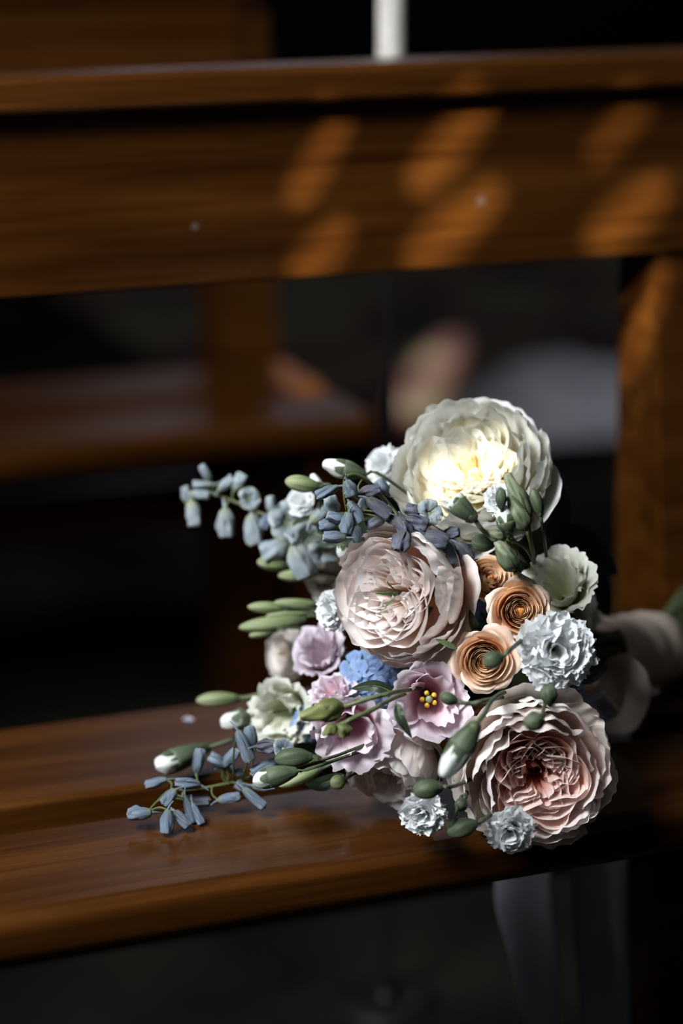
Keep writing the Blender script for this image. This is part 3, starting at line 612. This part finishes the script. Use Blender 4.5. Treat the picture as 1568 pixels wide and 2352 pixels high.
# --- leaves
leaf('dark narrow leaf in front of the pink lisianthus', [(912, 1616, 1.50), (920, 1650, 1.495), (946, 1696, 1.50)], 22, M_LEAF)
leaf('dark leaf lying left of the yellow centred lisianthus', [(905, 1592, 1.55), (860, 1575, 1.55), (806, 1582, 1.56)], 26, M_LEAF)
leaf('dark leaf rising behind the right side of the cream rose', [(1262, 1240, 1.66), (1285, 1190, 1.66), (1300, 1118, 1.67)], 46, M_LEAF)
leaf('large dark leaf spreading right behind the greenish white lisianthus', [(1255, 1215, 1.68), (1340, 1260, 1.69), (1420, 1320, 1.70)], 90, M_LEAF)
leaf('dark brown green leaf between lisianthus and post', [(1280, 1260, 1.70), (1350, 1320, 1.70), (1400, 1420, 1.72)], 80, M_LEAF)
leaf('green leaf between the cream rose and the white tipped bud', [(830, 1110, 1.61), (812, 1085, 1.61), (792, 1068, 1.61)], 40, M_LEAF)
leaf('dark green leaf inside the upper delphinium', [(780, 1250, 1.64), (720, 1220, 1.65), (670, 1200, 1.66)], 60, M_LEAF)
leaf('green leaf under the cream bud beside the blush rose', [(830, 1240, 1.60), (815, 1280, 1.60), (790, 1315, 1.61)], 34, M_LEAFP)
leaf('sharp green sepal leaf between the blush rose and lower peach rose', [(1050, 1490, 1.53), (1025, 1478, 1.53), (1000, 1468, 1.53)], 12, M_LEAFP)
leaf('small green leaf between the two peach roses', [(1102, 1460, 1.56), (1088, 1435, 1.55), (1078, 1400, 1.55)], 20, M_LEAF)
leaf('olive leaf under the lower peach rose', [(1180, 1590, 1.56), (1196, 1565, 1.56), (1204, 1530, 1.56)], 36, M_LEAFP)
leaf('long thin dark leaf pointing at the ribbon right of the carnation', [(1340, 1470, 1.60), (1375, 1490, 1.62), (1400, 1510, 1.64)], 18, M_LEAF)
leaf('dark leaf curving under the large carnation toward the ribbon', [(1335, 1570, 1.60), (1365, 1555, 1.62), (1395, 1530, 1.64)], 18, M_LEAF)
leaf('dark green leaf on the seat left of the blush rose', [(790, 1780, 1.60), (740, 1800, 1.60), (700, 1800, 1.60)], 34, M_LEAF)
leaf('dark leaf filling the bouquet behind the peach roses', [(1150, 1600, 1.64), (1080, 1480, 1.63), (1050, 1350, 1.64)], 130, M_LEAF)
leaf('dark leaf filling the bouquet behind the lisianthus blooms', [(1180, 1640, 1.66), (1000, 1540, 1.65), (820, 1520, 1.66)], 150, M_LEAF)
leaf('dark leaf filling the bouquet behind the blue florets', [(1040, 1270, 1.66), (900, 1240, 1.66), (760, 1240, 1.67)], 130, M_LEAF)
leaf('dark leaf behind the round buds above the lowest rose', [(1330, 1640, 1.62), (1250, 1590, 1.62), (1150, 1580, 1.62)], 90, M_LEAF)
leaf('dark leaf low behind the creamy ruffled bloom', [(820, 1640, 1.66), (740, 1700, 1.655), (640, 1740, 1.65)], 80, M_LEAF)
leaf('dark leaf under the lowest rose touching the seat', [(1160, 1860, 1.60), (1090, 1840, 1.59), (1040, 1800, 1.59)], 70, M_LEAF)
# --- hydrangea
def hydrangea(label, cx, cy, d, rpx, cnt, mat):
    t = thing('hydrangea', label, 'hydrangea', at(cx, cy, d), None, 0, 'blue hydrangea heads')
    for k in range(cnt):
        a = k*2.39996; q = rpx*math.sqrt((k+.3)/cnt); px, py = cx+q*math.cos(a), cy+q*math.sin(a)
        c = at(px, py, d+(q/F)**2*40); ax = dirc((math.cos(a)*q/rpx*.7, -math.sin(a)*q/rpx*.7, .9))
        fo = lathe(t, 'floret', [(.02, -.3), (.10, -.05), (.12, .06), (.03, .1)], .010, mat, 8, ax=ax, base=c-t.location)
        Q = ax.to_track_quat('Z', 'Y').to_matrix()
        for i in range(4):
            ph = PI/2*i+R.uniform(0, .5); er = Vector((math.cos(ph), math.sin(ph), 0)); et = Vector((-math.sin(ph), math.cos(ph), 0)); s0 = R.uniform(0, 90)
            def f(u, v, er=er, et=et, s0=s0):
                z = 2*u-1; ve = v*(1-.3*z*z)
                return c-t.location+Q @ (er*(.0008+ve*.0105)+et*(z*.0058*math.sin(min(1, v*1.3)*PI/2))+Vector((0, 0, .003*nz(z*2+s0, v*2))))
            grid('petal', f, 6, 5, mat, fo)
    return t
hydrangea('bright blue hydrangea florets under the blush rose', 862, 1560, 1.60, 62, 14, M_BLUE)
hydrangea('blue hydrangea florets between the creamy ruffled bloom and pink lisianthus', 706, 1664, 1.64, 16, 4, M_BLUE)
hydrangea('shaded blue hydrangea florets behind the peach roses', 1060, 1450, 1.625, 95, 16, M_BLUE)
hydrangea('shaded blue hydrangea florets behind the round buds under the large carnation', 1230, 1600, 1.615, 90, 14, M_BLUE)
# --- delphinium
Dn, Dp, Dl = M_DELPH, M_DELPHP, M_DELPHL
delph('pale blue delphinium spray reaching out to the left above the seat', [(800, 1215, 1.66), (740, 1200, 1.66), (660, 1190, 1.67), (600, 1180, 1.68), (545, 1155, 1.69), (490, 1135, 1.70), (440, 1130, 1.71)],
      [(473, 1088, 1.70, 118, 44, 20, Dl, 0), (466, 1113, 1.70, 178, 46, 20, Dl, 0), (428, 1138, 1.71, 100, 40, 24, Dl, 0), (456, 1135, 1.70, -8, 48, 22, Dl, 0), (443, 1178, 1.70, -82, 60, 30, Dl, 0),
       (518, 1112, 1.69, 40, 44, 24, Dl, 0), (548, 1108, 1.69, 60, 42, 30, Dl, 0), (570, 1146, 1.68, 20, 52, 40, Dl, 1), (518, 1200, 1.69, -88, 66, 36, Dl, 0), (581, 1215, 1.68, -86, 72, 38, Dl, 0),
       (622, 1160, 1.68, 100, 40, 24, Dl, 0), (655, 1200, 1.66, 20, 90, 60, Dl, 1), (632, 1262, 1.67, 200, 66, 54, Dl, 0), (690, 1285, 1.65, -70, 84, 58, Dl, 0), (612, 1195, 1.67, -120, 44, 24, Dn, 0),
       (700, 1232, 1.65, -30, 76, 60, Dl, 1), (735, 1180, 1.63, 40, 60, 34, Dl, 0), (740, 1265, 1.65, -60, 70, 60, Dl, 1)])
delph('slate blue delphinium cluster drooping from a bent green stem', [(905, 1175, 1.60), (850, 1110, 1.57), (815, 1090, 1.56), (792, 1100, 1.555), (790, 1140, 1.555), (796, 1175, 1.56)],
      [(752, 1128, 1.555, 205, 56, 26, Dn, 0), (803, 1120, 1.55, -70, 40, 30, Dn, 0), (762, 1162, 1.57, 110, 44, 36, Dl, 0), (815, 1175, 1.555, -60, 58, 28, Dn, 0), (774, 1190, 1.56, 160, 48, 26, Dn, 0),
       (755, 1205, 1.565, 190, 44, 28, Dn, 0), (768, 1233, 1.565, 175, 52, 30, Dn, 0), (797, 1200, 1.55, -100, 50, 28, Dn, 0), (848, 1128, 1.56, 10, 50, 30, Dp, 0), (878, 1120, 1.57, 120, 40, 28, Dn, 0),
       (868, 1165, 1.55, -40, 66, 32, Dp, 0), (862, 1200, 1.56, 200, 46, 26, Dp, 0), (900, 1190, 1.555, -30, 58, 32, Dp, 0), (820, 1225, 1.57, -80, 40, 26, Dn, 0), (838, 1152, 1.57, -120, 44, 26, Dl, 0)])
delph('violet grey delphinium florets between the cream and the blush roses', [(1100, 1290, 1.60), (1040, 1240, 1.58), (985, 1205, 1.57), (930, 1190, 1.565), (890, 1160, 1.56)],
      [(925, 1208, 1.545, -60, 48, 34, Dp, 0), (955, 1200, 1.55, -20, 54, 40, Dp, 0), (922, 1242, 1.535, -115, 50, 40, Dp, 0), (985, 1178, 1.56, 40, 60, 50, Dl, 1), (1000, 1238, 1.545, -20, 56, 42, Dp, 0),
       (1030, 1268, 1.555, -80, 56, 36, Dn, 0), (1062, 1268, 1.565, -60, 52, 40, Dp, 0), (1005, 1275, 1.57, -100, 46, 30, Dn, 0), (950, 1172, 1.56, 160, 40, 30, Dp, 0), (1035, 1225, 1.57, 10, 40, 28, Dp, 0)])
zz = .462
delph('wilting slate blue delphinium spray lying on the seat at lower left', lambda: [at(760, 1735, 1.60), at_z(700, 1752, .475), at_z(600, 1778, .467), at_z(520, 1800, .464), at_z(440, 1814, .463), at_z(392, 1815, .464), at_z(360, 1842, .462), at_z(338, 1866, .460)],
      [(360, 1797, .468, 195, 52, 24, Dn, 0), (432, 1800, .472, 172, 58, 28, Dn, 0), (390, 1830, .470, -130, 44, 28, Dn, 0), (452, 1838, .458, -5, 60, 26, Dp, 0), (322, 1868, .462, 185, 56, 34, Dn, 0),
       (383, 1886, .460, -95, 56, 26, Dn, 0), (416, 1880, .459, -48, 50, 24, Dn, 0), (434, 1860, .459, -72, 62, 20, Dn, 0), (452, 1868, .458, -65, 54, 18, Dn, 0), (455, 1748, .478, 80, 56, 26, Dn, 0), (500, 1748, .480, 150, 44, 30, Dn, 0),
       (528, 1742, .482, 48, 52, 26, Dn, 0), (560, 1712, .50, -68, 78, 28, Dn, 0), (577, 1696, .50, 100, 56, 26, Dn, 0), (535, 1770, .470, -20, 50, 20, Dn, 0), (525, 1834, .462, 10, 52, 26, Dn, 0),
       (582, 1832, .464, -42, 66, 26, Dn, 0), (560, 1812, .466, 150, 44, 24, Dp, 0), (612, 1760, .485, 205, 76, 28, Dn, 0), (605, 1805, .470, 0, 56, 26, Dn, 0), (610, 1715, .50, 0, 46, 36, Dp, 0), (650, 1720, .50, 60, 46, 34, Dn, 1)])

# ------------------------------------------------------------------ ribbon
rb = thing('ribbon', 'pale beige satin ribbon wrapped round the stems, with long hanging tails', 'ribbon', BIND, None, 0)
def wrapf(u, v):
    a = 2*PI*u; c = BIND.lerp(HEND, v*1.12-.12)
    r = .0255*(1+.10*(v-.4))*(1+.06*math.sin(7*v*PI+a*1.0+1.2*math.sin(a)))+.0006*nz(v*9, math.cos(a)*3, math.sin(a)*3)
    p = c+HU*(r*math.cos(a))+HV*(r*math.sin(a)); p.z = max(p.z, .4515)
    return p-BIND
grid('wrap', wrapf, 48, 40, M_SATIN, rb)
def strip(name, pts, wpts, mat, parent, widthdir=None, nu=6, nv=40, ripple=0.0, sc=1.0):
    c = crom(pts, 10); wd = crom(wpts, 10); m = len(c)-1
    def f(u, v):
        i = min(int(v*m), m-1); fr = v*m-i; p = c[i].lerp(c[i+1], fr); w_ = wd[i].lerp(wd[i+1], fr)
        return p+w_*(u-.5)+FW*(ripple*math.sin(u*PI*2+v*5))-parent.location
    o = grid(name, f, nu, nv, mat, parent)
    sm = o.modifiers.new('thickness', 'SOLIDIFY'); sm.thickness = 0.0004; sm.offset = 0
    return o
WD = lambda a, b, c: RT*a+UP*b-FW*c
strip('bow_loop', [at(1392, 1530, 1.735), at(1432, 1527, 1.72), at(1462, 1560, 1.71), at(1460, 1620, 1.71), at(1430, 1665, 1.72), at(1380, 1668, 1.74), at(1345, 1648, 1.75)],
      [WD(-.002, .010, .004), WD(.004, .016, .006), WD(.014, .006, .012), WD(.016, .001, .016), WD(.012, -.008, .016), WD(.004, -.006, .012), WD(.0, .004, .006)], M_SATIN, rb, nv=50)
strip('bow_loop', [at(1392, 1540, 1.74), at(1405, 1575, 1.735), at(1432, 1610, 1.73), at(1452, 1650, 1.73), at(1455, 1680, 1.735)],
      [WD(.010, .004, .004), WD(.016, .004, .004), WD(.017, .004, 0), WD(.013, .004, 0), WD(.006, .004, 0)], M_SATIN, rb, nv=40)
YT = 0.151
def T(px, py): return at_y(px, py, YT)
def TZ(px, py, z):
    q = T(px, py); return Vector((q.x, YT, z))
strip('tail', [BIND+Vector((-.005, -.01, -.024)), BIND+Vector((-.05, -.035, -.0205)), TZ(1205, 2060, .4575)+Vector((0, .022, 0)), TZ(1205, 2060, .444), TZ(1205, 2060, .40), T(1205, 2060), T(1228, 2200), T(1243, 2330), T(1248, 2420)],
      [WD(.02, 0, 0), WD(.03, 0, 0), WD(.036, 0, 0), WD(.038, 0, 0), WD(.038, 0, 0), WD(.044, 0, 0), WD(.038, 0, 0), WD(.028, 0, 0), WD(.012, 0, 0)], M_TAIL, rb, ripple=.0022)
strip('tail', [BIND+Vector((.02, -.01, -.024)), BIND+Vector((.01, -.035, -.0205)), TZ(1376, 2000, .4575)+Vector((0, .022, 0)), TZ(1376, 2000, .444), TZ(1376, 2000, .40), T(1376, 2000), T(1380, 2150), T(1390, 2330), T(1394, 2480)],
      [WD(.02, 0, 0), WD(.03, 0, 0), WD(.036, 0, 0), WD(.040, 0, 0), WD(.040, 0, 0), WD(.042, 0, 0), WD(.040, 0, 0), WD(.037, 0, 0), WD(.034, 0, 0)], M_TAIL, rb, ripple=.0022)
fp = at_z(432, 1653, .4503)
tag(mesh_obj('petal_scrap', [fp+Vector((.0045*math.cos(k*PI/4), .004*math.sin(k*PI/4)*(1.2 if k % 2 else .8), .0006*(k % 3))) for k in range(8)], [tuple(range(8))], M_TAIL), 'tiny pale petal scrap lying on the rear seat plank', 'petal scrap')

# ------------------------------------------------------------------ background things
M_CANDLE = simple('ivory_wax', (0.50, 0.47, 0.42), (0.60, 0.57, 0.52), 20, 0.5)
M_IRON = simple('black_iron', (0.004, 0.004, 0.004), (0.008, 0.008, 0.008), 60, 0.5)
cb = at_y(898, 136, 0.62)
ct = thing('altar_candle', 'tall ivory candle on a thin stand behind the bench backrest', 'candle', (cb.x, cb.y, 0))
lathe(ct, 'wax_body', [(.0118, cb.z-.02), (.0120, cb.z), (.0118, cb.z+.18), (.0112, cb.z+.33), (.004, cb.z+.335)], 1, M_CANDLE, 20, smoothk=2)
lathe(ct, 'stand', [(.05, 0), (.05, .006), (.02, .012), (.004, .02), (.004, .4), (.004, cb.z-.06), (.02, cb.z-.045), (.022, cb.z-.02), (.005, cb.z-.019)], 1, M_IRON, 16, smoothk=2)
# patterned rug far behind
def rug_mat():
    m, nt, out = newmat('patterned_rug'); tc = nt.nodes.new('ShaderNodeTexCoord')
    vo = nt.nodes.new('ShaderNodeTexVoronoi'); vo.inputs['Scale'].default_value = 3.2; L(nt, tc.outputs['Object'], vo.inputs['Vector'])
    rp = ramp(nt, [(0.0, (0.075, 0.062, 0.036)), (0.46, (0.09, 0.074, 0.042)), (0.54, (0.05, 0.006, 0.006)), (0.68, (0.03, 0.004, 0.005)), (0.75, (0.012, 0.012, 0.012))]); L(nt, vo.outputs['Distance'], rp.inputs[0])
    pr = nt.nodes.new('ShaderNodeBsdfPrincipled'); pr.inputs['Roughness'].default_value = 0.95; L(nt, rp.outputs[0], pr.inputs['Base Color']); L(nt, pr.outputs[0], out.inputs[0]); return m
rg = box('rug', 0.95, 3.2, 2.6, 8.2, 0.0, 0.012, rug_mat(), bev=.003); tag(rg, 'dark red and olive patterned rug on the stone floor, far behind the benches', 'rug')
M_CLOTH = simple('white_linen', (0.40, 0.40, 0.45), (0.55, 0.54, 0.58), 6, 0.8)
cc = at_z(1345, 1005, 0.0)
def clothf(u, v):
    a = 2*PI*u; r = .16*math.sin(v*PI/2*1.0)*(1+.25*nz(math.cos(a)*1.6, math.sin(a)*1.6, v*2)); z = .105*math.cos(v*PI/2)**.6*(1+.35*nz(math.cos(a)*2, math.sin(a)*2, 4+v*3))
    return Vector((r*1.25*math.cos(a), r*math.sin(a), max(z, .003)+.013))+cc+Vector((0, .08, 0))
cl = grid('folded_cloth', clothf, 40, 16, M_CLOTH); tag(cl, 'heap of white lilac cloth on the floor behind the bench post', 'cloth')
